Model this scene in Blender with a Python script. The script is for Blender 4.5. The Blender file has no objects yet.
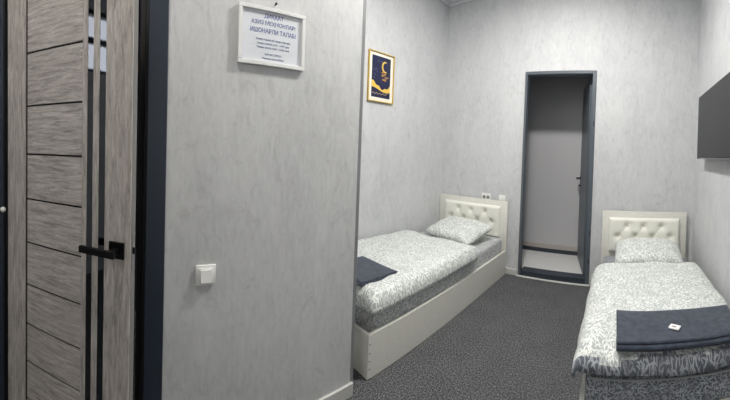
import bpy, bmesh, math, random
from mathutils import Vector, Matrix, noise
random.seed(7)
S = bpy.context.scene
COL = S.collection
PI = math.pi

# ------------------------------------------------------------------ measures (metres)
XW, YE = -1.2315, 1.037           # face and end of the wall that carries the notice
XL, XR, YB = -2.1226, 0.6638, 3.1247   # alcove left wall, right wall, back wall
ZC = 3.05
YF = -1.7                         # wall behind the camera
XO = -2.35                        # far side of the dark room behind the wooden door

# ------------------------------------------------------------------ materials
def lin(c):
    return tuple(((v/255)/12.92 if v/255 <= .04045 else ((v/255+.055)/1.055)**2.4) for v in c) + (1,)

class NT:
    def __init__(s, name):
        s.m = bpy.data.materials.new(name); s.m.use_nodes = True
        s.t = s.m.node_tree; s.b = s.t.nodes['Principled BSDF']
    def n(s, typ, **kw):
        nd = s.t.nodes.new(typ)
        for k, v in kw.items():
            if k.startswith('i_'):
                key = k[2:]; nd.inputs[int(key) if key.isdigit() else key].default_value = v
            else: setattr(nd, k, v)
        return nd
    def l(s, a, b): s.t.links.new(a, b)
    def math(s, op, a, b=None):
        nd = s.n('ShaderNodeMath', operation=op)
        for i, v in enumerate((a, b)):
            if v is None: continue
            if isinstance(v, (int, float)): nd.inputs[i].default_value = v
            else: s.l(v, nd.inputs[i])
        return nd.outputs[0]
    def ramp(s, fac, stops):
        nd = s.n('ShaderNodeValToRGB'); e = nd.color_ramp.elements
        while len(e) < len(stops): e.new(.5)
        for el, (p, c) in zip(e, stops): el.position = p; el.color = c
        s.l(fac, nd.inputs[0]); return nd.outputs[0]
    def mix(s, fac, a, b):
        nd = s.n('ShaderNodeMix', data_type='RGBA')
        for v, i in ((fac, 0), (a, 6), (b, 7)):
            if hasattr(v, 'is_output'): s.l(v, nd.inputs[i])
            else: nd.inputs[i].default_value = v
        return nd.outputs[2]
    def bump(s, h, strength=.3, dist=.002):
        nd = s.n('ShaderNodeBump'); nd.inputs['Strength'].default_value = strength
        nd.inputs['Distance'].default_value = dist
        s.l(h, nd.inputs['Height']); s.l(nd.outputs[0], s.b.inputs['Normal'])
    def coords(s, kind='Object', scale=(1,1,1)):
        tc = s.n('ShaderNodeTexCoord'); mp = s.n('ShaderNodeMapping')
        mp.inputs['Scale'].default_value = scale
        s.l(tc.outputs[kind], mp.inputs['Vector']); return mp.outputs[0]
    def noise(s, vec, scale, detail=3, rough=.5, dist=0):
        nd = s.n('ShaderNodeTexNoise'); nd.inputs['Scale'].default_value = scale
        nd.inputs['Detail'].default_value = detail; nd.inputs['Roughness'].default_value = rough
        nd.inputs['Distortion'].default_value = dist
        s.l(vec, nd.inputs['Vector']); return nd.outputs['Fac']

def plain(name, c, rough=.5, metal=0, spec=None):
    t = NT(name); t.b.inputs['Base Color'].default_value = lin(c)
    t.b.inputs['Roughness'].default_value = rough; t.b.inputs['Metallic'].default_value = metal
    if spec is not None: t.b.inputs['Specular IOR Level'].default_value = spec
    return t.m

def wallpaper(name, dark, light):
    t = NT(name)
    v = t.coords('Object', (1, 1, .45)); v2 = t.coords('Object', (1, 1, .3))
    big = t.noise(v, 4.5, 6, .68, .6)
    strk = t.noise(t.coords('Object', (1, 1, .22)), 60, 5, .7, .4)
    blot = t.noise(v, 22, 6, .75, 1.0)
    a = t.math('ADD', t.math('MULTIPLY', big, .38), t.math('MULTIPLY', strk, .34))
    a = t.math('ADD', a, t.math('MULTIPLY', blot, .28))
    c = t.ramp(a, [(.36, lin(dark)), (.5, lin([(x*.4+y*.6) for x, y in zip(dark, light)])), (.64, lin(light))])
    # small darker scuffed veins of the plaster print
    vein = t.noise(t.coords('Object', (1, 1, .6)), 14, 8, .75, 1.4)
    m = t.ramp(vein, [(.30, (1,1,1,1)), (.46, (0,0,0,1))])
    sc = t.n('ShaderNodeRGBToBW'); t.l(m, sc.inputs[0])
    c = t.mix(t.math('MULTIPLY', sc.outputs[0], .5), c, lin([x*.86 for x in dark]))
    t.l(c, t.b.inputs['Base Color']); t.b.inputs['Roughness'].default_value = .62
    t.bump(t.math('ADD', strk, blot), .25, .0015)
    return t.m

def carpet():
    t = NT('carpet_pile'); v = t.coords('Object')
    n1 = t.noise(v, 260, 2, .7); n2 = t.noise(v, 110, 2, .7); n3 = t.noise(v, 6, 3)
    a = t.math('ADD', t.math('MULTIPLY', n1, .55), t.math('MULTIPLY', n2, .45))
    a = t.math('ADD', a, t.math('MULTIPLY', t.math('SUBTRACT', n3, .5), .03))
    t.l(t.ramp(a, [(.40, lin((32,33,35))), (.5, lin((80,81,83))), (.60, lin((142,143,145)))]), t.b.inputs['Base Color'])
    t.b.inputs['Roughness'].default_value = .95; t.b.inputs['Specular IOR Level'].default_value = .1
    t.bump(a, .9, .006); return t.m

def oak(name, grain, c0, c1, c2):
    # grain: mapping scale that stretches along the boards
    t = NT(name); v = t.coords('Object', grain)
    w = t.noise(v, 5, 6, .65, .8); f = t.noise(v, 26, 4, .7, .2)
    a = t.math('ADD', t.math('MULTIPLY', w, .68), t.math('MULTIPLY', f, .32))
    t.l(t.ramp(a, [(.36, lin(c0)), (.5, lin(c1)), (.62, lin(c2))]), t.b.inputs['Base Color'])
    t.b.inputs['Roughness'].default_value = .42
    t.bump(f, .25, .001); return t.m

def white_wood(name, grain):
    t = NT(name); v = t.coords('Object', grain)
    w = t.noise(v, 7, 6, .65, .5); f = t.noise(v, 34, 4, .7)
    a = t.math('ADD', t.math('MULTIPLY', w, .6), t.math('MULTIPLY', f, .4))
    t.l(t.ramp(a, [(.36, lin((200,199,190))), (.5, lin((218,217,209))), (.66, lin((228,227,220)))]), t.b.inputs['Base Color'])
    t.b.inputs['Roughness'].default_value = .45
    return t.m

def leaf_fabric(name, ground, leafc):
    """satin with small white leaf strokes: every voronoi cell carries one turned ellipse"""
    t = NT(name)
    uv = t.coords('UV')
    masks = []
    for k, (sc, off, la, lb) in enumerate(((40, 0, .50, .11), (48, 3.7, .48, .10), (56, 9.1, .47, .11), (36, 5.3, .52, .10))):
        mp = t.n('ShaderNodeMapping'); mp.inputs['Location'].default_value = (off*.37, off*.21, 0)
        mp.inputs['Scale'].default_value = (sc, sc, sc); t.l(uv, mp.inputs['Vector'])
        vo = t.n('ShaderNodeTexVoronoi', voronoi_dimensions='2D'); vo.inputs['Scale'].default_value = 1
        t.l(mp.outputs[0], vo.inputs['Vector'])
        d = t.n('ShaderNodeVectorMath', operation='SUBTRACT')
        t.l(mp.outputs[0], d.inputs[0]); t.l(vo.outputs['Position'], d.inputs[1])
        sep = t.n('ShaderNodeSeparateColor'); t.l(vo.outputs['Color'], sep.inputs[0])
        ro = t.n('ShaderNodeVectorRotate', rotation_type='Z_AXIS')
        t.l(d.outputs[0], ro.inputs['Vector']); t.l(t.math('MULTIPLY', sep.outputs[0], 2*PI), ro.inputs['Angle'])
        x = t.n('ShaderNodeSeparateXYZ'); t.l(ro.outputs[0], x.inputs[0])
        bend = t.math('MULTIPLY', t.math('MULTIPLY', x.outputs[0], x.outputs[0]), .5)
        yy = t.math('SUBTRACT', x.outputs[1], bend)
        ex = t.math('POWER', t.math('ABSOLUTE', t.math('DIVIDE', x.outputs[0], la)), 2)
        ey = t.math('POWER', t.math('ABSOLUTE', t.math('DIVIDE', yy, lb)), 2)
        e = t.math('ADD', ex, ey)
        masks.append(t.math('LESS_THAN', e, 1.0))
    m = masks[0]
    for q in masks[1:]: m = t.math('MAXIMUM', m, q)
    big = t.noise(uv, 5, 3); cl = t.ramp(t.noise(uv, 13, 3, .6), [(.36, (.45,.45,.45,1)), (.56, (1,1,1,1))])
    clb = t.n('ShaderNodeRGBToBW'); t.l(cl, clb.inputs[0])
    c = t.mix(t.math('MULTIPLY', m, clb.outputs[0]), lin(ground), lin(leafc))
    c = t.mix(t.math('MULTIPLY', big, .12), c, lin((236,238,236)))
    t.l(c, t.b.inputs['Base Color']); t.b.inputs['Roughness'].default_value = .5
    t.b.inputs['Sheen Weight'].default_value = .15
    t.bump(t.noise(uv, 260, 2), .08, .001)
    return t.m

def towel_mat():
    t = NT('navy_terry'); v = t.coords('Object')
    n1 = t.noise(v, 260, 2, .7); n2 = t.noise(v, 30, 3)
    a = t.math('ADD', t.math('MULTIPLY', n1, .6), t.math('MULTIPLY', n2, .4))
    t.l(t.ramp(a, [(.38, lin((37,43,55))), (.62, lin((74,82,96)))]), t.b.inputs['Base Color'])
    t.b.inputs['Roughness'].default_value = .95; t.b.inputs['Sheen Weight'].default_value = .35
    t.b.inputs['Specular IOR Level'].default_value = .1
    t.bump(a, .7, .003); return t.m

def glass(name):
    t = NT(name); t.b.inputs['Transmission Weight'].default_value = 1; t.b.inputs['Roughness'].default_value = 0
    t.b.inputs['IOR'].default_value = 1.02
    return t.m

def emit(name, c, s):
    t = NT(name); t.b.inputs['Base Color'].default_value = lin(c)
    t.b.inputs['Emission Color'].default_value = lin(c); t.b.inputs['Emission Strength'].default_value = s
    return t.m

M = dict(
    wall=wallpaper('grey_plaster_wallpaper', (178,179,180), (204,205,205)),
    backwall=wallpaper('pale_plaster_wallpaper', (184,186,189), (208,209,210)),
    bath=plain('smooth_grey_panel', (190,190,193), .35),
    tilef=plain('pale_floor_tile', (216,216,214), .35),
    beige=plain('beige_tile_strip', (176,170,164), .4),
    ceil=plain('white_ceiling', (206,208,212), .8),
    carpet=carpet(),
    skirt=plain('white_skirting', (196,196,192), .4),
    strip=plain('grey_corner_strip', (126,128,130), .45),
    navy=plain('navy_door_casing', (38,47,59), .38),
    black=plain('black_gap', (10,11,13), .6),
    blackmetal=plain('black_metal', (20,20,22), .35, .6),
    slate=plain('slate_blue_frame', (84,92,100), .4),
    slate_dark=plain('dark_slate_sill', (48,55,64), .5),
    oak_h=oak('oak_grain_across', (2, 2, 15), (134,127,122), (180,173,167), (208,202,196)),
    oak_v=oak('oak_grain_upright', (16, 16, 1.6), (136,129,123), (178,171,164), (206,199,192)),
    oak_edge=plain('grey_door_edge', (118,116,114), .35),
    mirror=plain('dark_mirror_strip', (84,86,90), .04, 1),
    chrome=plain('chrome', (196,196,198), .2, 1),
    white=plain('white_plastic', (226,226,222), .35),
    whiteframe=plain('white_frame', (222,222,220), .4),
    paper=plain('notice_paper', (214,217,222), .6),
    ink=plain('blue_ink', (74,88,150), .7),
    ink2=plain('grey_blue_ink', (92,104,146), .7),
    wood_x=white_wood('white_oak_across', (4, 40, 40)),
    wood_y=white_wood('white_oak_lengthwise', (40, 4, 40)),
    leather=plain('cream_leather', (232,232,222), .36),
    button=plain('cream_button', (206,205,192), .4),
    leafy=leaf_fabric('leaf_print_satin', (174,180,179), (240,242,237)),
    sheet=leaf_fabric('leaf_print_sheet', (142,146,150), (220,222,221)),
    reverse_and_shade=leaf_fabric('leaf_print_slate', (84,90,104), (182,187,192)),  # turned duvet hem; on the right mattress it stands in for shade
    towel=towel_mat(),
    card=plain('white_card', (238,238,236), .5),
    print_=plain('grey_print', (150,140,140), .6),
    tv=plain('black_screen', (40,41,44), .42, 0, .35),
    tvbody=plain('black_tv_plastic', (24,24,26), .5),
    silver=plain('silver_trim', (170,172,176), .3, .8),
    gold=plain('gold_frame', (206,176,96), .35, .4),
    cream=plain('cream_mount', (232,228,214), .6),
    night=plain('night_blue', (24,32,66), .35),
    ochre=plain('ochre_paint', (226,190,84), .4),
    rust=plain('amber_paint', (170,124,62), .4),
    star=plain('pale_star', (160,170,200), .4),
    glass=glass('clear_glass'),
    lampglow=emit('lamp_diffuser', (255,252,247), 365),
    lampglow_small=emit('lamp_diffuser_dim', (255,250,242), 105),
)

# ------------------------------------------------------------------ object helpers
def obj(name, bm, mats, parent=None, smooth=False, auto=None):
    me = bpy.data.meshes.new(name)
    bm.normal_update(); bm.to_mesh(me); bm.free()
    o = bpy.data.objects.new(name, me); COL.objects.link(o)
    for m in (mats if isinstance(mats, (list, tuple)) else [mats]): me.materials.append(m)
    if smooth:
        for p in me.polygons: p.use_smooth = True
    if auto is not None:
        for p in me.polygons: p.use_smooth = True
        me.set_sharp_from_angle(angle=math.radians(auto))
    if parent: o.parent = parent
    return o

def tag(o, label=None, cat=None, group=None, kind=None):
    if label: o['label'] = label
    if cat: o['category'] = cat
    if group: o['group'] = group
    if kind: o['kind'] = kind
    return o

def empty(name, loc, rotz=0, label=None, cat=None, group=None, kind=None):
    o = bpy.data.objects.new(name, None); COL.objects.link(o)
    o.empty_display_size = .1
    o.location = loc; o.rotation_euler = (0, 0, rotz)
    return tag(o, label, cat, group, kind)

def box(bm, lo, hi, bev=0, seg=2, mi=0):
    vs = [bm.verts.new((x, y, z)) for x in (lo[0], hi[0]) for y in (lo[1], hi[1]) for z in (lo[2], hi[2])]
    idx = [(0,1,3,2), (4,6,7,5), (0,4,5,1), (2,3,7,6), (0,2,6,4), (1,5,7,3)]
    fs = [bm.faces.new([vs[i] for i in f]) for f in idx]
    for f in fs: f.material_index = mi
    if bev:
        es = list({e for f in fs for e in f.edges})
        r = bmesh.ops.bevel(bm, geom=es, offset=bev, segments=seg, profile=.5, affect='EDGES')
        for f in r['faces']: f.material_index = mi
    return bm

def B(lo, hi, bev=0, seg=2):
    return box(bmesh.new(), lo, hi, bev, seg)

def tube(bm, p, q, r, n=16, r2=None, mi=0):
    p, q = Vector(p), Vector(q); d = (q-p).normalized()
    a = d.orthogonal().normalized(); b = d.cross(a)
    r2 = r if r2 is None else r2
    A = [bm.verts.new(p+(a*math.cos(t)+b*math.sin(t))*r) for t in [2*PI*i/n for i in range(n)]]
    C = [bm.verts.new(q+(a*math.cos(t)+b*math.sin(t))*r2) for t in [2*PI*i/n for i in range(n)]]
    for i in range(n):
        bm.faces.new((A[i], A[(i+1)%n], C[(i+1)%n], C[i])).material_index = mi
    bm.faces.new(A[::-1]).material_index = mi; bm.faces.new(C).material_index = mi
    return bm

def ball(bm, c, r, s=(1,1,1)):
    bmesh.ops.create_uvsphere(bm, u_segments=20, v_segments=12, radius=r,
                              matrix=Matrix.Translation(c) @ Matrix.Diagonal((*s, 1)))
    return bm

def poly(bm, pts, thick, axis_map, mi=0):
    """extrude a 2-D outline; axis_map(u, v, w) -> xyz"""
    A = [bm.verts.new(axis_map(u, v, 0)) for u, v in pts]
    C = [bm.verts.new(axis_map(u, v, thick)) for u, v in pts]
    n = len(pts)
    bm.faces.new(A[::-1]).material_index = mi; bm.faces.new(C).material_index = mi
    for i in range(n):
        bm.faces.new((A[i], A[(i+1)%n], C[(i+1)%n], C[i])).material_index = mi
    return bm

def struct(name, bm, m, label, cat, parent=None, **k):
    o = obj(name, bm, m, parent, **k)
    return tag(o, label, cat, kind='structure')

# ------------------------------------------------------------------ the room
struct('floor', B((XO-.1, YF-.1, -.1), (XR+.12, YB+.0, 0)), M['carpet'], 'dark grey speckled loop carpet over the room floor', 'floor')
struct('ceiling', B((XO-.1, YF-.1, ZC), (XR+.12, YB+.12, ZC+.1)), M['ceil'], 'plain white ceiling high above the beds', 'ceiling')

# wall that carries the notice, with the opening for the wooden door
DY0, DY1, DZ = -.567, .022, 2.06
bm = bmesh.new()
box(bm, (XW-.14, DY1, 0), (XW, YE-.14, ZC))
box(bm, (XW-.14, DY0, DZ), (XW, DY1, ZC))
box(bm, (XW-.14, YF, 0), (XW, DY0, ZC))
struct('wall_left', bm, M['wall'], 'grey plaster-look wall with the framed notice and the light switch', 'wall')
struct('wall_alcove_return', B((XL, YE-.14, 0), (XW, YE, ZC)), M['wall'], 'end face of the grey wall at the foot of the left bed', 'wall')
struct('wall_alcove_left', B((XL-.1, YE-.14, 0), (XL, YB, ZC)), M['backwall'], 'pale wall beside the left bed with the small painting', 'wall')
struct('wall_outer', B((XO-.1, YF, 0), (XO, YE-.14, ZC)), M['slate_dark'], 'far wall coloured dark for shade in the room behind the wooden door', 'wall')  # slate colour stands in for the unlit depth behind the door gap
struct('wall_right', B((XR, YF, 0), (XR+.12, YB, ZC)), M['backwall'], 'pale right wall that carries the television', 'wall')
WX0, WX1, WZ0, WZ1 = .02, .60, 1.95, 2.55
bm = bmesh.new()
box(bm, (XO-.1, YF-.1, 0), (WX0, YF, ZC)); box(bm, (WX1, YF-.1, 0), (XR+.12, YF, ZC))
box(bm, (WX0, YF-.1, 0), (WX1, YF, WZ0)); box(bm, (WX0, YF-.1, WZ1), (WX1, YF, ZC))
win = empty('added_window_1', ((WX0+WX1)/2, YF-.06, WZ0), 0, 'small high window added in the wall behind the viewer', 'window', kind='structure')  # unseen window, added to light the door and show in its strips
wb = bmesh.new(); hw = (WX1-WX0)/2; hz = WZ1-WZ0
for lo, hi in (((-hw, -.03, 0), (-hw+.04, .03, hz)), ((hw-.04, -.03, 0), (hw, .03, hz)), ((-hw+.04, -.03, 0), (hw-.04, .03, .04)),
               ((-hw+.04, -.03, hz-.04), (hw-.04, .03, hz)), ((-hw+.04, -.02, hz*.48), (hw-.04, .02, hz*.48+.06))): box(wb, lo, hi, .003)
obj('window_frame', wb, M['navy'], win)
obj('window_pane', B((-hw+.03, -.004, .03), (hw-.03, .004, hz-.03)), M['glass'], win)
struct('wall_front', bm, M['backwall'], 'pale wall behind the viewer', 'wall')
# back wall with the tall opening
OX0, OX1, OZ = -1.1196, -.364, 2.163
bm = bmesh.new()
box(bm, (XL-.1, YB, 0), (OX0, YB+.12, ZC))
box(bm, (OX1, YB, 0), (XR+.12, YB+.12, ZC))
box(bm, (OX0, YB, OZ), (OX1, YB+.12, ZC))
struct('wall_back', bm, M['backwall'], 'pale back wall behind both headboards with the tall doorway', 'wall')

# little room beyond the doorway
RX0, RX1, RY, RZ = -1.9, .25, 3.93, 2.5
struct('floor_washroom', B((RX0, YB, -.1), (RX1, RY, .03)), M['tilef'], 'pale tiled floor beyond the tall doorway', 'floor')
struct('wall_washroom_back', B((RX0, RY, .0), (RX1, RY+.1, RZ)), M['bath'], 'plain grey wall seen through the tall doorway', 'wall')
struct('wall_washroom_left', B((RX0-.1, YB+.12, 0), (RX0, RY+.1, RZ)), M['slate_dark'], 'left side wall beyond the tall doorway', 'wall')  # unseen sides and ceiling coloured dark to dim the upper far wall
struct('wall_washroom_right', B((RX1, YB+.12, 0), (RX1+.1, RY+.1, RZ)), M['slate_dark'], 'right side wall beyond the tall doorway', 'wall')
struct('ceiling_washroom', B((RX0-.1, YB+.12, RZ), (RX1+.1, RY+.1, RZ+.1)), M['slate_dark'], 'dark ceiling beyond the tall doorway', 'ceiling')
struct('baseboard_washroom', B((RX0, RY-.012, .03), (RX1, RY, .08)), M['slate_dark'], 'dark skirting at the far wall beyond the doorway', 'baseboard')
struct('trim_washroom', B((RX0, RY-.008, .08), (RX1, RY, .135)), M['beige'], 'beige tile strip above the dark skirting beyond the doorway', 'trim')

# skirting boards
def skirting(name, lo, hi, label):
    bm = B(lo, hi, .004, 2)
    struct(name, bm, M['skirt'], label, 'baseboard')
skirting('baseboard_left', (XW, DY1+.085, 0), (XW+.014, YE+.014, .071), 'white skirting along the foot of the notice wall')
skirting('baseboard_alcove_return', (XL+.014, YE, 0), (XW-.002, YE+.014, .071), 'white skirting around the end of the notice wall')
skirting('baseboard_alcove_left', (XL, YE+.002, 0), (XL+.003, YB-.016, .071), 'white skirting on the alcove wall behind the left bed')
skirting('baseboard_back', (XL+.004, YB-.014, 0), (OX0-.014, YB, .064), 'white skirting between the left bed and the doorway')
skirting('baseboard_back_right', (OX1+.002, YB-.014, 0), (XR-.015, YB, .078), 'white skirting between the doorway and the right bed')
skirting('baseboard_right', (XR-.014, YF, 0), (XR, YB-.0, .071), 'white skirting on the right wall beside the bed')
struct('trim_1', B((XW-.012, YE, .071), (XW-.001, YE+.024, ZC), .003), M['strip'], 'thin grey corner strip on the end of the notice wall', 'trim')
# slim cove where wall meets ceiling in the alcove
bm = bmesh.new()
box(bm, (XL, YB-.03, ZC-.03), (XR, YB, ZC), .008)
struct('trim_2', bm, M['ceil'], 'slim white cove along the top of the back wall', 'trim')
struct('trim_3', B((XL, YE, ZC-.03), (XL+.03, YB-.03, ZC), .008), M['ceil'], 'slim white cove along the top of the alcove wall', 'trim')

# ------------------------------------------------------------------ wooden door, ajar towards the viewer
bm = bmesh.new()
box(bm, (XW-.14, DY1-.004, 0), (XW+.004, DY1+.018, DZ+.0), .002)      # jamb lining
box(bm, (XW-.14, DY1-.026, 0), (XW-.05, DY1-.003, DZ+.0), .002)     # rebate the leaf closes against, added to close off the lit gap
box(bm, (XW-.14, DY0-.018, 0), (XW+.004, DY0+.004, DZ+.0), .002)
box(bm, (XW-.14, DY0-.018, DZ), (XW+.004, DY1+.018, DZ+.02), .002)
o = struct('trim_4', bm, M['black'], 'near-black jamb lining of the wooden door', 'door frame')
bm = bmesh.new()
box(bm, (XW, DY1+.006, 0), (XW+.014, DY1+.084, DZ+.08), .003)
box(bm, (XW, DY0-.084, 0), (XW+.014, DY0+.000, DZ+.08), .003)
box(bm, (XW, DY0-.006, DZ+.004), (XW+.014, DY1+.006, DZ+.08), .003)
o = struct('trim_5', bm, M['navy'], 'dark navy flat casing around the wooden door', 'door frame')

AD = math.radians(22)
door = empty('door_1', (-1.2315, -.561, 0), math.atan2(math.cos(AD), math.sin(AD)),
             'grey-brown oak door with mirror strips standing slightly ajar at the left', 'door', kind='structure')
U1, ZT, ZB0 = .578, 2.03, .012
obj('door_core', B((.014, .006, ZB0), (U1-.004, .036, ZT)), M['black'], door)
obj('back_skin', B((.012, .036, ZB0), (U1, .040, ZT)), M['oak_v'], door)
obj('hinge_stile', B((.012, 0, ZB0), (.115, .006, ZT), .001, 1), M['oak_v'], door)
obj('lock_stile', B((.480, 0, ZB0), (U1, .006, ZT), .001, 1), M['oak_v'], door)
seams = [.012, .07, .225, .384, .543, .709, .884, 1.063, 1.245, 1.438, 1.648, 1.865, 2.03]
for a, b in zip(seams, seams[1:]):
    obj('door_panel', B((.126, 0, a+.0037), (.387, .006, b-.0037), .001, 1), M['oak_h'], door)
obj('wood_strip', B((.387, 0, ZB0), (.407, .006, ZT), .0008, 1), M['oak_v'], door)
obj('wood_strip', B((.431, 0, ZB0), (.455, .006, ZT), .0008, 1), M['oak_v'], door)
obj('mirror_strip', B((.4075, .002, ZB0), (.4305, .006, ZT)), M['mirror'], door)
obj('mirror_strip', B((.4555, .002, ZB0), (.4795, .006, ZT)), M['mirror'], door)
obj('edge_band', B((U1-.004, .006, ZB0), (U1+.001, .036, ZT)), M['oak_edge'], door)
bm = bmesh.new()
box(bm, (.502, -.009, .908), (.558, 0, .964), .002)
box(bm, (.519, -.045, .926), (.541, -.008, .946), .003)
box(bm, (.412, -.058, .923), (.545, -.042, .947), .003)
h = tag(obj('door_handle', bm, M['blackmetal'], door), 'square black lever handle')
lp = obj('latch_plate', B((U1+.001, .011, .872), (U1+.003, .031, .992), .0006, 1), M['chrome'], door)
obj('latch_bolt', B((U1+.003, .014, .925), (U1+.009, .028, .945), .002), M['blackmetal'], lp)
for z in (.25, 1.05, 1.85):
    bm = tube(bmesh.new(), (.004, .018, z), (.004, .018, z+.1), .009, 12)
    obj('hinge', bm, M['blackmetal'], door, auto=40)

# peg with a white ball on the left casing
pg = empty('coat_peg', (XW+.014, -.612, .985), 0, 'short dark peg with a white ball tip beside the wooden door', 'peg')
obj('rod', tube(bmesh.new(), (0, 0, 0), (.026, .052, .02), .006, 12), M['blackmetal'], pg, auto=40)
obj('ball_tip', ball(bmesh.new(), (.028, .056, .023), .012), M['white'], pg, smooth=True)

# ------------------------------------------------------------------ framed notice
fn = empty('framed_notice', (XW, .541, 1.63), 0, 'white framed notice with blue writing hung on the grey wall', 'notice')
w2, hh, fw, fd = .155, .243, .017, .017
bm = bmesh.new()
box(bm, (.002, -w2, 0), (fd, w2, fw), .002); box(bm, (.002, -w2, hh-fw), (fd, w2, hh), .002)
box(bm, (.002, -w2, fw), (fd, -w2+fw, hh-fw), .002); box(bm, (.002, w2-fw, fw), (fd, w2, hh-fw), .002)
obj('frame', bm, M['whiteframe'], fn)
obj('paper', B((.002, -w2+fw, fw), (.008, w2-fw, hh-fw)), M['paper'], fn)
def lettering(lines, parent, x, name, mat, cy=0.0):
    bm = bmesh.new()
    for s, z, w, h in lines:
        cu = bpy.data.curves.new('writing', 'FONT'); cu.body = s; cu.size = 1; cu.align_x = 'LEFT'; cu.extrude = 0; cu.offset = .012
        cu.resolution_u = 2
        to = bpy.data.objects.new('writing', cu); COL.objects.link(to)
        dg = bpy.context.evaluated_depsgraph_get(); me = bpy.data.meshes.new_from_object(to.evaluated_get(dg))
        xs = [v.co.x for v in me.vertices]; ys = [v.co.y for v in me.vertices]
        x0, x1, y0, y1 = min(xs), max(xs), min(ys), max(ys)
        base = len(bm.verts)
        vv = [bm.verts.new((x, cy+((v.co.x-x0)/(x1-x0)-.5)*w, z+((v.co.y-y0)/(y1-y0)-.5)*h)) for v in me.vertices]
        for p in me.polygons:
            try: bm.faces.new([vv[i] for i in p.vertices])
            except ValueError: pass
        bpy.data.objects.remove(to); bpy.data.curves.remove(cu); bpy.data.meshes.remove(me)
    r = bmesh.ops.extrude_face_region(bm, geom=bm.faces[:])
    for v in r['geom']:
        if isinstance(v, bmesh.types.BMVert): v.co.x += .0004
    return obj(name, bm, mat, parent)
Z0 = 1.63
lettering([('ДИҚҚАТ', 1.837-Z0, .088, .021), ('АЗИЗ МЕҲМОНЛАР!', 1.807-Z0, .205, .021), ('ИШОНАРЛИ ТАЛАБ!', 1.776-Z0, .212, .020)],
          fn, .0081, 'title_lettering', M['ink'], .004)
lettering([('Хонага кириш ва чиқиш тартиби', 1.739-Z0, .160, .0105), ('Кириш вақти соат - 14:00 дан', 1.722-Z0, .148, .0105),
           ('Чиқиш вақти соат - 12:00 гача', 1.706-Z0, .152, .0105), ('ҲУРМАТ БИЛАН', 1.678-Z0, .078, .010),
           ('Меҳмонхона раҳбари', 1.661-Z0, .100, .0095)], fn, .0081, 'small_lettering', M['ink2'], .004)
bm = bmesh.new(); tube(bm, (XW-.004, .551, 1.893), (XW+.012, .551, 1.895), .0025, 10); tube(bm, (XW+.012, .551, 1.895), (XW+.014, .551, 1.895), .0055, 12)
tag(obj('nail', bm, M['blackmetal'], auto=40), 'dark nail in the grey wall just above the framed notice', 'nail')

# light switch
ls = empty('light_switch', (XW, .276, .761), 0, 'white square light switch on the grey wall beside the door casing', 'light switch')
obj('plate', B((0, -.042, -.042), (.009, .042, .042), .003), M['white'], ls, auto=40)
obj('inner_frame', B((.009, -.031, -.031), (.013, .031, .031), .0015), M['white'], ls, auto=40)
bm = bmesh.new()
poly(bm, [(.013, -.025), (.013, .025), (.018, .025), (.024, -.025)], .046, lambda u, v, w: (u, w-.023, v))
bmesh.ops.recalc_face_normals(bm, faces=bm.faces)
obj('rocker', bm, M['white'], ls)

# ------------------------------------------------------------------ small painting
pt = empty('framed_painting', (XL, 2.03, 1.722), 0, 'small gold framed night landscape on the pale wall above the left bed', 'painting')
pw, ph = .165, .462
bm = bmesh.new(); f = .009
box(bm, (.001, -pw, 0), (.022, pw, f), .002); box(bm, (.001, -pw, ph-f), (.022, pw, ph), .002)
box(bm, (.001, -pw, f), (.022, -pw+f, ph-f), .002); box(bm, (.001, pw-f, f), (.022, pw, ph-f), .002)
obj('frame', bm, M['gold'], pt)
obj('mount', B((.001, -pw+f, f), (.010, pw-f, ph-f)), M['cream'], pt)
bm = bmesh.new()
mp = lambda u, v, w: (.0101+w, u, v)
a0, a1, b0, b1 = -.120, .120, .043, .424
poly(bm, [(a0, b0), (a1, b0), (a1, b1), (a0, b1)], .0006, mp, 0)
mp2 = lambda u, v, w: (.0108+w, u, v)
# crescent moon
cs = []
for i in range(25):
    t = PI*.28 + (2*PI-PI*.56)*i/24
    cs.append((.045+.042*math.cos(t), .335+.052*math.sin(t)))
for i in range(25):
    t = (2*PI-PI*.36) - (2*PI-PI*.72)*i/24
    cs.append((.056+.034*math.cos(t), .335+.042*math.sin(t)))
poly(bm, cs, .0005, mp2, 1)
# golden hills and amber dusk clouds
hill = [(a0, .125)] + [(a0+(a1-a0)*i/20, .158+.035*math.cos(i/20*PI*1.5+.2)+.008*math.sin(i)) for i in range(21)] + \
       [(a1-(a1-a0)*i/20, .115+.02*math.cos((1-i/20)*PI*1.3)) for i in range(21)]
poly(bm, hill, .0005, mp2, 1)
for i in range(9):
    u = .01+.1*random.random(); v = .2+.09*random.random(); s = .012+.02*random.random()
    if u+s > a1: u = a1-s-.004
    poly(bm, [(u-s, v), (u, v-.006), (u+s, v+.002), (u+s*.6, v+.012), (u-s*.4, v+.010)], .0004+.00005*i, mp2, 2)
for i in range(26):
    u = a0+.01+.2*random.random(); v = .21+.19*random.random(); s = .0022+.002*random.random()
    if u > 0 and v > .26 and v < .40: continue
    poly(bm, [(u-s, v), (u, v-s), (u+s, v), (u, v+s)], .0003, mp2, 3)
for i in range(14):
    u = a0+.012+.2*i/14; v = .076+.006*math.sin(i*2.1)
    poly(bm, [(u-.008, v), (u+.008, v+.002), (u+.006, v+.006), (u-.006, v+.005)], .0003, mp2, 1 if i % 3 else 3)
bmesh.ops.recalc_face_normals(bm, faces=bm.faces)
obj('picture', bm, [M['night'], M['ochre'], M['rust'], M['star']], pt)

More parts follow.
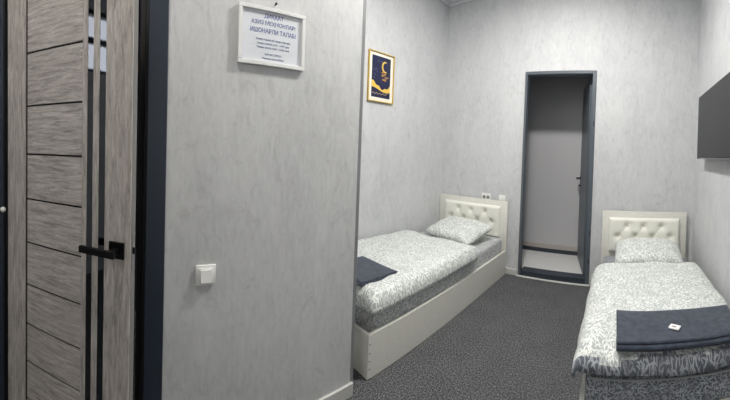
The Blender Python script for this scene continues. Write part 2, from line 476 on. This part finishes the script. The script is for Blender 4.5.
# ------------------------------------------------------------------ sockets above the left headboard
so = empty('power_socket', (-1.526, YB, .804), 0, 'white double socket with two dark outlets above the left headboard', 'socket')
obj('plate', B((-.056, -.009, -.036), (.056, 0, .036), .003), M['white'], so, auto=40)
for x in (-.024, .024):
    obj('outlet', tube(bmesh.new(), (x, -.0105, -.006), (x, -.009, -.006), .017, 20), M['oak_edge'], so, auto=40)
s2 = empty('wall_switch', (-1.331, YB, .800), 0, 'plain white single plate at the right end of the left headboard', 'switch')
obj('plate', B((-.041, -.009, -.036), (.041, 0, .036), .003), M['white'], s2, auto=40)
obj('rocker', B((-.026, -.013, -.026), (.026, -.009, .026), .002), M['white'], s2, auto=40)

# ------------------------------------------------------------------ beds
def cushion_bm(w, h, buttons, depth):
    """tufted pad facing -y, centred at origin, bulging by depth and dimpled at each button"""
    bm = bmesh.new(); nx, nz = 72, 40; G = []
    for i in range(nx+1):
        row = []
        for j in range(nz+1):
            x = (i/nx-.5)*w; z = (j/nz-.5)*h
            ex = min(1, (w/2-abs(x))/.03); ez = min(1, (h/2-abs(z))/.03)
            d = depth*(math.sqrt(max(0, 1-(1-ex)**2))*math.sqrt(max(0, 1-(1-ez)**2)))
            for bx, bz in buttons:
                r = math.hypot(x-bx, z-bz); d -= .020*math.exp(-(r/.030)**2)+.005*math.exp(-(r/.06)**2)
            # shallow diagonal creases between buttons
            for a in range(len(buttons)):
                for b in range(a):
                    (x1, z1), (x2, z2) = buttons[a], buttons[b]
                    L = math.hypot(x2-x1, z2-z1)
                    if L < .175 and abs(z1-z2) > .03:
                        t = max(0, min(1, ((x-x1)*(x2-x1)+(z-z1)*(z2-z1))/L**2))
                        r = math.hypot(x-x1-t*(x2-x1), z-z1-t*(z2-z1)); d -= .0045*math.exp(-(r/.010)**2)
            row.append(bm.verts.new((x, -max(d, .001), z)))
        G.append(row)
    for i in range(nx):
        for j in range(nz):
            bm.faces.new((G[i][j], G[i+1][j], G[i+1][j+1], G[i][j+1]))
    # close the back
    rim = [G[i][0] for i in range(nx+1)] + [G[nx][j] for j in range(1, nz+1)] + \
          [G[i][nz] for i in range(nx-1, -1, -1)] + [G[0][j] for j in range(nz-1, 0, -1)]
    bk = [bm.verts.new((v.co.x, 0.0, v.co.z)) for v in rim]
    n = len(rim)
    for i in range(n): bm.faces.new((rim[(i+1)%n], rim[i], bk[i], bk[(i+1)%n]))
    bm.faces.new(bk)
    bmesh.ops.recalc_face_normals(bm, faces=bm.faces)
    return bm

def make_bed(loc, rotz, W, L, zr, zh, label, group, pad):
    """local frame: x across from the left rail, y from the headboard (0) to the foot (-L)"""
    b = empty('single_bed', loc, rotz, label, 'bed', group)
    T = .022
    hb = obj('headboard', B((0, -.024, .05), (W, 0, zh), .003), M['wood_x'], b, auto=40)
    p0, p1, pz0, pz1 = pad
    w, h = p1-p0, pz1-pz0; c = ((p0+p1)/2, (pz0+pz1)/2)
    zu, zl = pz1-.074-c[1], pz1-.178-c[1]
    btn = [(-.17, zu), (-.01, zu), (.164, zu), (-.262, zl), (-.095, zl), (.075, zl), (.252, zl)]
    cu = obj('headboard_cushion', cushion_bm(w, h, btn, .034), M['leather'], hb, smooth=True)
    cu.location = (c[0], -.0245, c[1])
    for bx, bz in btn:
        o = obj('cushion_button', ball(bmesh.new(), (0, 0, 0), .0085, (1, .5, 1)), M['button'], hb, smooth=True)
        o.location = (c[0]+bx, -.0245-.0095, c[1]+bz)
    rr = obj('side_rail', B((W-T, -L, .004), (W, -.0245, zr), .0015, 1), M['wood_y'], b)
    obj('side_rail', B((0, -L, .004), (T, -.0245, zr), .0015, 1), M['wood_y'], b)
    obj('foot_panel', B((T+.0005, -L+.001, .004), (W-T-.0005, -L+T, zr-.004), .0015, 1), M['wood_x'], b)
    obj('bed_base', B((T+.0005, -L+T+.001, .165), (W-T-.0005, -.025, .185)), M['wood_y'], b)
    for z in (.06, .105, .15, .2):
        o = obj('screw_cap', tube(bmesh.new(), (W, -L+.012, z), (W+.0015, -L+.012, z), .0045, 10), M['oak_edge'], rr, auto=40)
    return b

def uvgrid(bm, faces_uv):
    uvl = bm.loops.layers.uv.new('UVMap')
    for f, us in faces_uv:
        for lp, uv in zip(f.loops, us): lp[uvl].uv = uv

def rounded_slab(x0, x1, y0, y1, z0, z1, r, crown=.0, step=.05):
    """mattress: box with rounded edges and UVs in metres"""
    bm = box(bmesh.new(), (x0, y0, z0), (x1, y1, z1), r, 4)
    uvl = bm.loops.layers.uv.new('UVMap'); bm.normal_update()
    for f in bm.faces:
        n = f.normal
        for lp in f.loops:
            c = lp.vert.co
            lp[uvl].uv = (c.x, c.y) if abs(n.z) > .6 else ((c.y, c.z+2) if abs(n.x) > abs(n.y) else (c.x, c.z+4))
    return bm

def cloth_map(s, lo, hi, r):
    """arc-length s past the edge bends down round a corner of radius r: returns position, drop"""
    if s > hi-r:
        e = s-(hi-r)
        if e < r*PI/2: return hi-r+r*math.sin(e/r), r*(1-math.cos(e/r))
        return hi, r+(e-r*PI/2)
    if s < lo+r:
        e = (lo+r)-s
        if e < r*PI/2: return lo+r-r*math.sin(e/r), r*(1-math.cos(e/r))
        return lo, r+(e-r*PI/2)
    return s, 0.0

def duvet_bm(x0, x1, y0, y1, zt, over, r=.05, seed=0, amp=.008, puff=.012, skew=0.0, hem=.006, th=.02, foldy=None, hang=.012, turn=0, em_r=.12):
    """over = (left, right, foot, head) arc lengths beyond the edges; foot is y0"""
    s0, s1, t0, t1 = x0-over[0], x1+over[1], y0-over[2], y1+over[3]
    nx, ny = int((s1-s0)/.012), int((t1-t0)/.012)
    bm = bmesh.new(); uvl = bm.loops.layers.uv.new('UVMap'); G = []
    for i in range(nx+1):
        row = []
        for j in range(ny+1):
            u, v = i/nx, j/ny
            s = s0+(s1-s0)*u; t = t0+(t1-t0)*v
            # wavy hems
            wob = hem*noise.noise(Vector((s*3.5+seed, t*3.5, seed)))
            if v > .5: t += skew*(u-.5)*(v-.5)*2 + wob*3*(v-.5)*2
            x, dx = cloth_map(s, x0, x1, r); y, dy = cloth_map(t, y0, y1, r)
            drop = max(dx, dy) if min(dx, dy) < 1e-9 else max(dx, dy)+.1*min(dx, dy)
            n1 = noise.noise(Vector((s*4.2, t*4.2, seed*3.1)))
            n2 = noise.noise(Vector((s*11+seed, t*9, 2.2+seed)))
            n3 = noise.noise(Vector((s*3+seed*2, t*16, 7.7)))
            k = 1-abs(noise.noise(Vector((s*3.2+n1, t*5.5+n1*.7, seed+5))))*2.2
            crease = max(0, k)**3
            d = amp*(n1*1.1+n2*.55+n3*.35)+amp*.6*crease
            em = min(1, min(s-s0, s1-s, t-t0, t1-t)/em_r)
            top = puff*math.sqrt(max(em, 0))
            z = zt-drop
            if drop < .004:
                z += d+top
            else:
                w = min(1, drop/.08)
                z += (d+top)*(1-w)
                out = d*1.3*w + hang*w*(.6+.6*noise.noise(Vector((s*9, t*9, seed))))
                if dx > 0: x += out if s > (x0+x1)/2 else -out
                if dy > 0: y += out if t > (y0+y1)/2 else -out
            if foldy and dy > 0 and t < y0+r:      # horizontal rumples where the quilt bunches at the foot
                y -= .010*math.sin(drop*75+2.5*noise.noise(Vector((s*3, 1, seed))))*min(1, drop/.03)
            row.append((bm.verts.new((x, y, z)), (s, t)))
        G.append(row)
    for i in range(nx):
        for j in range(ny):
            q = [G[i][j], G[i+1][j], G[i+1][j+1], G[i][j+1]]
            f = bm.faces.new([a[0] for a in q])
            for lp, a in zip(f.loops, q): lp[uvl].uv = a[1]
            if turn and q[0][1][1] < y0+turn+(.022 if q[0][1][0] > x0+.25*(x1-x0) else 0)*(q[0][1][0]-x0)/(x1-x0)+.022*noise.noise(Vector((q[0][1][0]*4.5, seed, 1.0)))+.012*noise.noise(Vector((q[0][1][0]*17, seed, 4.0))): f.material_index = 1
    return bm

def cloth_obj(name, bm, mat, th, loc, rotz, label, cat, group=None):
    o = obj(name, bm, mat, smooth=True)
    o.location = loc; o.rotation_euler = (0, 0, rotz)
    m = o.modifiers.new('thick', 'SOLIDIFY'); m.thickness = th; m.offset = 1; m.use_rim = True
    return tag(o, label, cat, group)

def pillow_bm(w, d, h, seed=0):
    bm = bmesh.new(); uvl = bm.loops.layers.uv.new('UVMap'); n = 44
    def sheet(sign):
        G = []
        for i in range(n+1):
            row = []
            for j in range(n+1):
                a, b = i/n*2-1, j/n*2-1
                fa = max(0, 1-abs(a)**2.6); fb = max(0, 1-abs(b)**2.6)
                z = (fa*fb)**.52
                pin = 1-.05*(1-abs(a)**2)*abs(b)**3-.09*a**6 ; pin2 = 1-.05*(1-abs(b)**2)*abs(a)**3-.09*b**6
                x, y = a*w/2*pin2, b*d/2*pin
                wr = .006*noise.noise(Vector((x*9+seed, y*9, sign*3.0)))+.004*noise.noise(Vector((x*22, y*22+seed, sign)))
                zz = (sign*h*(.62 if sign > 0 else .38)*z + wr*z)
                row.append((x, y, zz))
            G.append(row)
        return G
    T, Bm = sheet(1), sheet(-1)
    V = {}
    def vert(g, i, j, s):
        edge = i in (0, n) or j in (0, n)
        k = (i, j, 0 if edge else s)
        if k not in V: V[k] = bm.verts.new(g[i][j])
        return V[k]
    for g, s in ((T, 1), (Bm, -1)):
        for i in range(n):
            for j in range(n):
                ids = [(i, j), (i+1, j), (i+1, j+1), (i, j+1)]
                if s < 0: ids = ids[::-1]
                f = bm.faces.new([vert(g, a, b, s) for a, b in ids])
                for lp, (a, b) in zip(f.loops, ids): lp[uvl].uv = (a/n*w+(0 if s > 0 else 3), b/n*d)
    return bm

def towel_bm(W, D, T, seed=0, layers=4):
    """bath towel folded in a flat stack: one cloth wound back and forth, open fold ends at +-y"""
    bm = bmesh.new(); nx = 30
    th = T/layers; path = []
    for k in range(layers):
        z = th*(k+.5); ys = [(-D/2+.012, D/2-.012), (D/2-.012, -D/2+.012)][k % 2]
        for q in range(19): path.append((ys[0]+(ys[1]-ys[0])*q/18, z))
        if k < layers-1:
            sg = 1 if k % 2 == 0 else -1
            for q in range(1, 6):
                a = -PI/2+PI*q/6
                path.append((ys[1]+sg*.012*math.cos(a), z+th/2+th/2*math.sin(a)))
    rows = []
    for i in range(nx+1):
        x = (i/nx-.5)*W; row = []
        for (y, z) in path:
            e = noise.noise(Vector((x*5+seed, y*5, z*20)))
            zz = z*(1+.10*noise.noise(Vector((x*4, y*6+seed, 3))))
            sx = x*(1-.012*abs(noise.noise(Vector((seed, z*90, 1)))))
            row.append(bm.verts.new((sx, y+.004*e, zz)))
        rows.append(row)
    for i in range(nx):
        for j in range(len(path)-1):
            bm.faces.new((rows[i][j], rows[i+1][j], rows[i+1][j+1], rows[i][j+1]))
    return bm

def towel(loc, rotz, W, D, T, seed, label, group):
    o = obj('folded_towel', towel_bm(W, D, T, seed), M['towel'], smooth=True)
    o.location = loc; o.rotation_euler = (0, 0, rotz)
    m = o.modifiers.new('thick', 'SOLIDIFY'); m.thickness = T/4*.86; m.offset = 0
    return tag(o, label, 'towel', group)

# left bed
W1, L1, ZR, ZH = .868, 1.925, .257, .777
bx0 = -2.1166
bed1 = make_bed((bx0, 3.1025, 0), 0, W1, L1, ZR, ZH,
    'white wooden single bed in the alcove, its long side rail towards the carpet', 'single beds', (.088, .795, .38, .722))
m1 = obj('mattress', rounded_slab(.024, W1-.024, -L1+.07, -.064, .186, .398, .03), M['sheet'], smooth=True)
m1.location = (bx0, 3.1025, 0)
tag(m1, 'leaf-patterned mattress of the bed in the alcove', 'mattress', 'mattresses')
d1 = duvet_bm(.012, W1-.006, -L1+.040, -.66, .412, (.02, .034, .034, .02), .03, 1.3, .009, .05, skew=-.12, hem=.018, hang=.008, em_r=.07)
cloth_obj('duvet', d1, M['leafy'], .018, (bx0, 3.1025, 0), 0, 'pale leaf-print duvet spread over the bed in the alcove', 'duvet', 'leaf-print duvets')

# right bed, turned a touch
W2, L2, RZ2 = .832, 1.74, math.radians(2.1)
loc2 = (-.2468, 3.072, 0)
bed2 = make_bed(loc2, RZ2, W2, L2, .222, .771,
    'white wooden single bed to the right of the doorway, under the television', 'single beds', (.067, .762, .38, .711))
m2 = obj('mattress', rounded_slab(.024, W2-.024, -L2+.03, -.064,   .186, .352, .03), M['reverse_and_shade'], smooth=True)  # darker print carries the shade at the foot of this mattress
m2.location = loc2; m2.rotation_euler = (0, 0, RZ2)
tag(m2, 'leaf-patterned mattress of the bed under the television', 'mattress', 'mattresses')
bm = tube(bmesh.new(), (.04, -L2+.027, .337), (W2-.04, -L2+.027, .337), .0045, 10)
obj('piping', bm, M['leafy'], m2, auto=60)
d2 = duvet_bm(-.012, W2-.022, -L2+.006, -.54, .386, (.026, .03, -.002, .02), .035, 4.9, .012, .076, skew=.30, hem=.012, foldy=True, hang=.010, turn=.020)
cloth_obj('duvet', d2, [M['leafy'], M['reverse_and_shade']], .018, loc2, RZ2, 'pale leaf-print duvet spread over the bed under the television', 'duvet', 'leaf-print duvets')

def pillow(loc, rot, w, d, h, seed, label):
    o = obj('pillow', pillow_bm(w, d, h, seed), M['leafy'], smooth=True)
    o.location = loc; o.rotation_euler = rot
    return tag(o, label, 'pillow', 'leaf-print pillows')
pillow((-1.655, 2.765, .482), (math.radians(13), 0, math.radians(-11)), .64, .44, .145, 2.0, 'leaf-print pillow lying crooked at the head of the alcove bed')
pillow((.195, 2.81, .447), (math.radians(14), 0, RZ2), .62, .40, .16, 6.0, 'leaf-print pillow set straight at the head of the bed beside the doorway')

towel((-1.545, 1.37, .474), math.radians(-2), .36, .31, .022, 1.0, 'dark navy towel folded on the duvet of the alcove bed', 'folded towels')
towel((.265, 1.50, .468), math.radians(2.5), .60,   .30, .040, 5.0, 'dark navy towel with a white packet on it, folded on the bed under the television', 'folded towels')
pk = empty('soap_packet', (.238, 1.46, .512), math.radians(-28), 'tiny white packet lying on the dark towel of the right-hand bed', 'packet')
obj('wrapper', B((-.026, -.019, 0), (.026, .019, .007), .003), M['card'], pk, auto=40)
obj('printed_mark', B((-.012, -.008, .007), (.008, .002, .0074)), M['print_'], pk)

# ------------------------------------------------------------------ frame and open leaf of the tall doorway
bm = bmesh.new(); fw = .040
box(bm, (OX0, YB-.012, 0), (OX0+.027, YB+.05, OZ), .004)
box(bm, (OX1-fw, YB-.012, 0), (OX1, YB+.12, OZ), .004)
box(bm, (OX0+.027, YB-.012, OZ-.034), (OX1-fw, YB+.12, OZ), .004)
struct('trim_6', bm, M['slate'], 'slate-blue frame of the tall doorway in the back wall', 'door frame')
struct('trim_7', B((OX0+.028, YB-.010, 0), (OX1-fw, YB+.11, .068), .004), M['slate_dark'], 'dark raised sill of the tall doorway', 'door sill')
struct('trim_8', B((OX0-.012, YB-.026, 0), (OX1+.004, YB-.0125, .014), .002), M['white'], 'thin white threshold strip at the foot of the tall doorway', 'threshold')
struct('trim_9', B((OX0-.012, YB-.006, .012), (OX0, YB, OZ), .001), M['skirt'], 'thin pale edge strip left of the tall doorway frame', 'trim')
AL = math.radians(105)
leaf = empty('door_2', (OX1-fw-.006, YB+.124, 0), AL, 'slate-blue door leaf standing open beyond the tall doorway', 'door', kind='structure')
LW = .635
obj('leaf_panel', B((.0, 0, .045), (LW, .036, OZ-fw-.006), .002), M['slate'], leaf)
bm = bmesh.new()
tube(bm, (LW-.055, .036, 1.02), (LW-.055, .042, 1.02), .026, 20); tube(bm, (LW-.055, .042, 1.02), (LW-.055, .085, 1.02), .009, 12)
box(bm, (LW-.17, .078, 1.010), (LW-.045, .092, 1.030), .003)
obj('lever_handle', bm, M['blackmetal'], leaf, auto=40)
bm = bmesh.new(); tube(bm, (LW-.055, .036, .93), (LW-.055, .043, .93), .022, 20); box(bm, (LW-.063, .043, .922), (LW-.047, .062, .938), .002)
obj('thumb_turn', bm, M['blackmetal'], leaf, auto=40)
for z in (.19, .46, 1.62):
    bm = B((-.0, 0, 0), (.018, .014, .075), .002)
    o = obj('hinge', bm, M['black'], leaf); o.parent = leaf
    o.location = (-.012, -.012, z)
struct('trim_10', B((OX1-.016, YB-.0135, .22), (OX1-.008, YB-.012, .27)), M['black'], 'black hinge cover low on the right side of the doorway frame', 'hinge')
struct('trim_11', B((OX1-.016, YB-.0135, .5), (OX1-.008, YB-.012, .55)), M['black'], 'black hinge cover above the lowest one on the doorway frame', 'hinge')
struct('trim_12', B((OX1-.016, YB-.0135, 1.6), (OX1-.008, YB-.012, 1.65)), M['black'], 'black hinge cover high on the right side of the doorway frame', 'hinge')

# ------------------------------------------------------------------ television
tv = empty('television', (XR-.001, 2.22, 1.308), 0, 'flat black television mounted on the right wall above the bed', 'television')
y0, y1, H = -.50, .468, .543
obj('casing', B((-.078, y0, 0), (-.042, y1, H), .004), M['tvbody'], tv, auto=40)
obj('screen', B((-.0800, y0+.007, .014), (-.0778, y1-.007, H-.007)), M['tv'], tv)
obj('bottom_trim', B((-.0815, y0+.02, .002), (-.0778, y1-.10, .007), .0005, 1), M['silver'], tv)
obj('rear_housing', B((-.042, y0+.2, .1), (-.022, y1-.2, H-.14), .006), M['tvbody'], tv)
obj('wall_bracket', B((-.022, -.15, .17), (0, .12, .34), .003), M['blackmetal'], tv)

# ------------------------------------------------------------------ lamps
def lamp(x, y, r, mat, label):
    l = empty('ceiling_lamp', (x, y, ZC), 0, label, 'ceiling lamp')
    bm = tube(bmesh.new(), (0, 0, -.022), (0, 0, 0), r+.012, 40)
    obj('housing', bm, M['white'], l, auto=40)
    bm = tube(bmesh.new(), (0, 0, -.026), (0, 0, -.0225), r, 40)
    obj('diffuser', bm, mat, l, auto=40)
    return l
lamp(-.68, 1.78, .13, M['lampglow'], 'round white ceiling lamp lit between the two beds')
lamp(-.56, -.22, .13, M['lampglow_small'], 'round white ceiling lamp near the wooden door')

w = bpy.data.worlds.new('room_world'); S.world = w; w.use_nodes = True
w.node_tree.nodes['Background'].inputs[0].default_value = (.95, .97, 1, 1)
w.node_tree.nodes['Background'].inputs[1].default_value = 6.5

# ------------------------------------------------------------------ camera: hand-swept phone panorama (cylindrical)
F, YAW, PITCH, ROLL, CY, CZ = 312.3567, .8484, .0176, .0361, 152.1403, 1.3038
cam = bpy.data.cameras.new('camera'); co = bpy.data.objects.new('camera', cam); COL.objects.link(co)
cam.type = 'PANO'; cam.panorama_type = 'CENTRAL_CYLINDRICAL'
cam.central_cylindrical_radius = 1.0
cam.central_cylindrical_range_u_min = -365/F; cam.central_cylindrical_range_u_max = 365/F
cam.central_cylindrical_range_v_min = (CY-400)/F; cam.central_cylindrical_range_v_max = CY/F
cy, sy = math.cos(YAW), math.sin(YAW); cp, sp = math.cos(PITCH), math.sin(PITCH); cr, sr = math.cos(ROLL), math.sin(ROLL)
Rm = Matrix(((cr,0,sr),(0,1,0),(-sr,0,cr))) @ Matrix(((1,0,0),(0,cp,-sp),(0,sp,cp))) @ Matrix(((cy,sy,0),(-sy,cy,0),(0,0,1)))
r, f, u = Rm[0], Rm[1], Rm[2]          # camera right, forward, up in world axes
co.matrix_world = Matrix(((r[0], u[0], -f[0], 0), (r[1], u[1], -f[1], 0), (r[2], u[2], -f[2], CZ), (0,0,0,1)))
cam.clip_start = .02
S.camera = co

vs = S.view_settings
S.display_settings.display_device = 'sRGB'
vs.view_transform = 'Standard'; vs.look = 'None'; vs.gamma = 1; vs.use_curve_mapping = False
vs.exposure = 0.0
S.cycles.max_bounces = 10; S.cycles.diffuse_bounces = 6
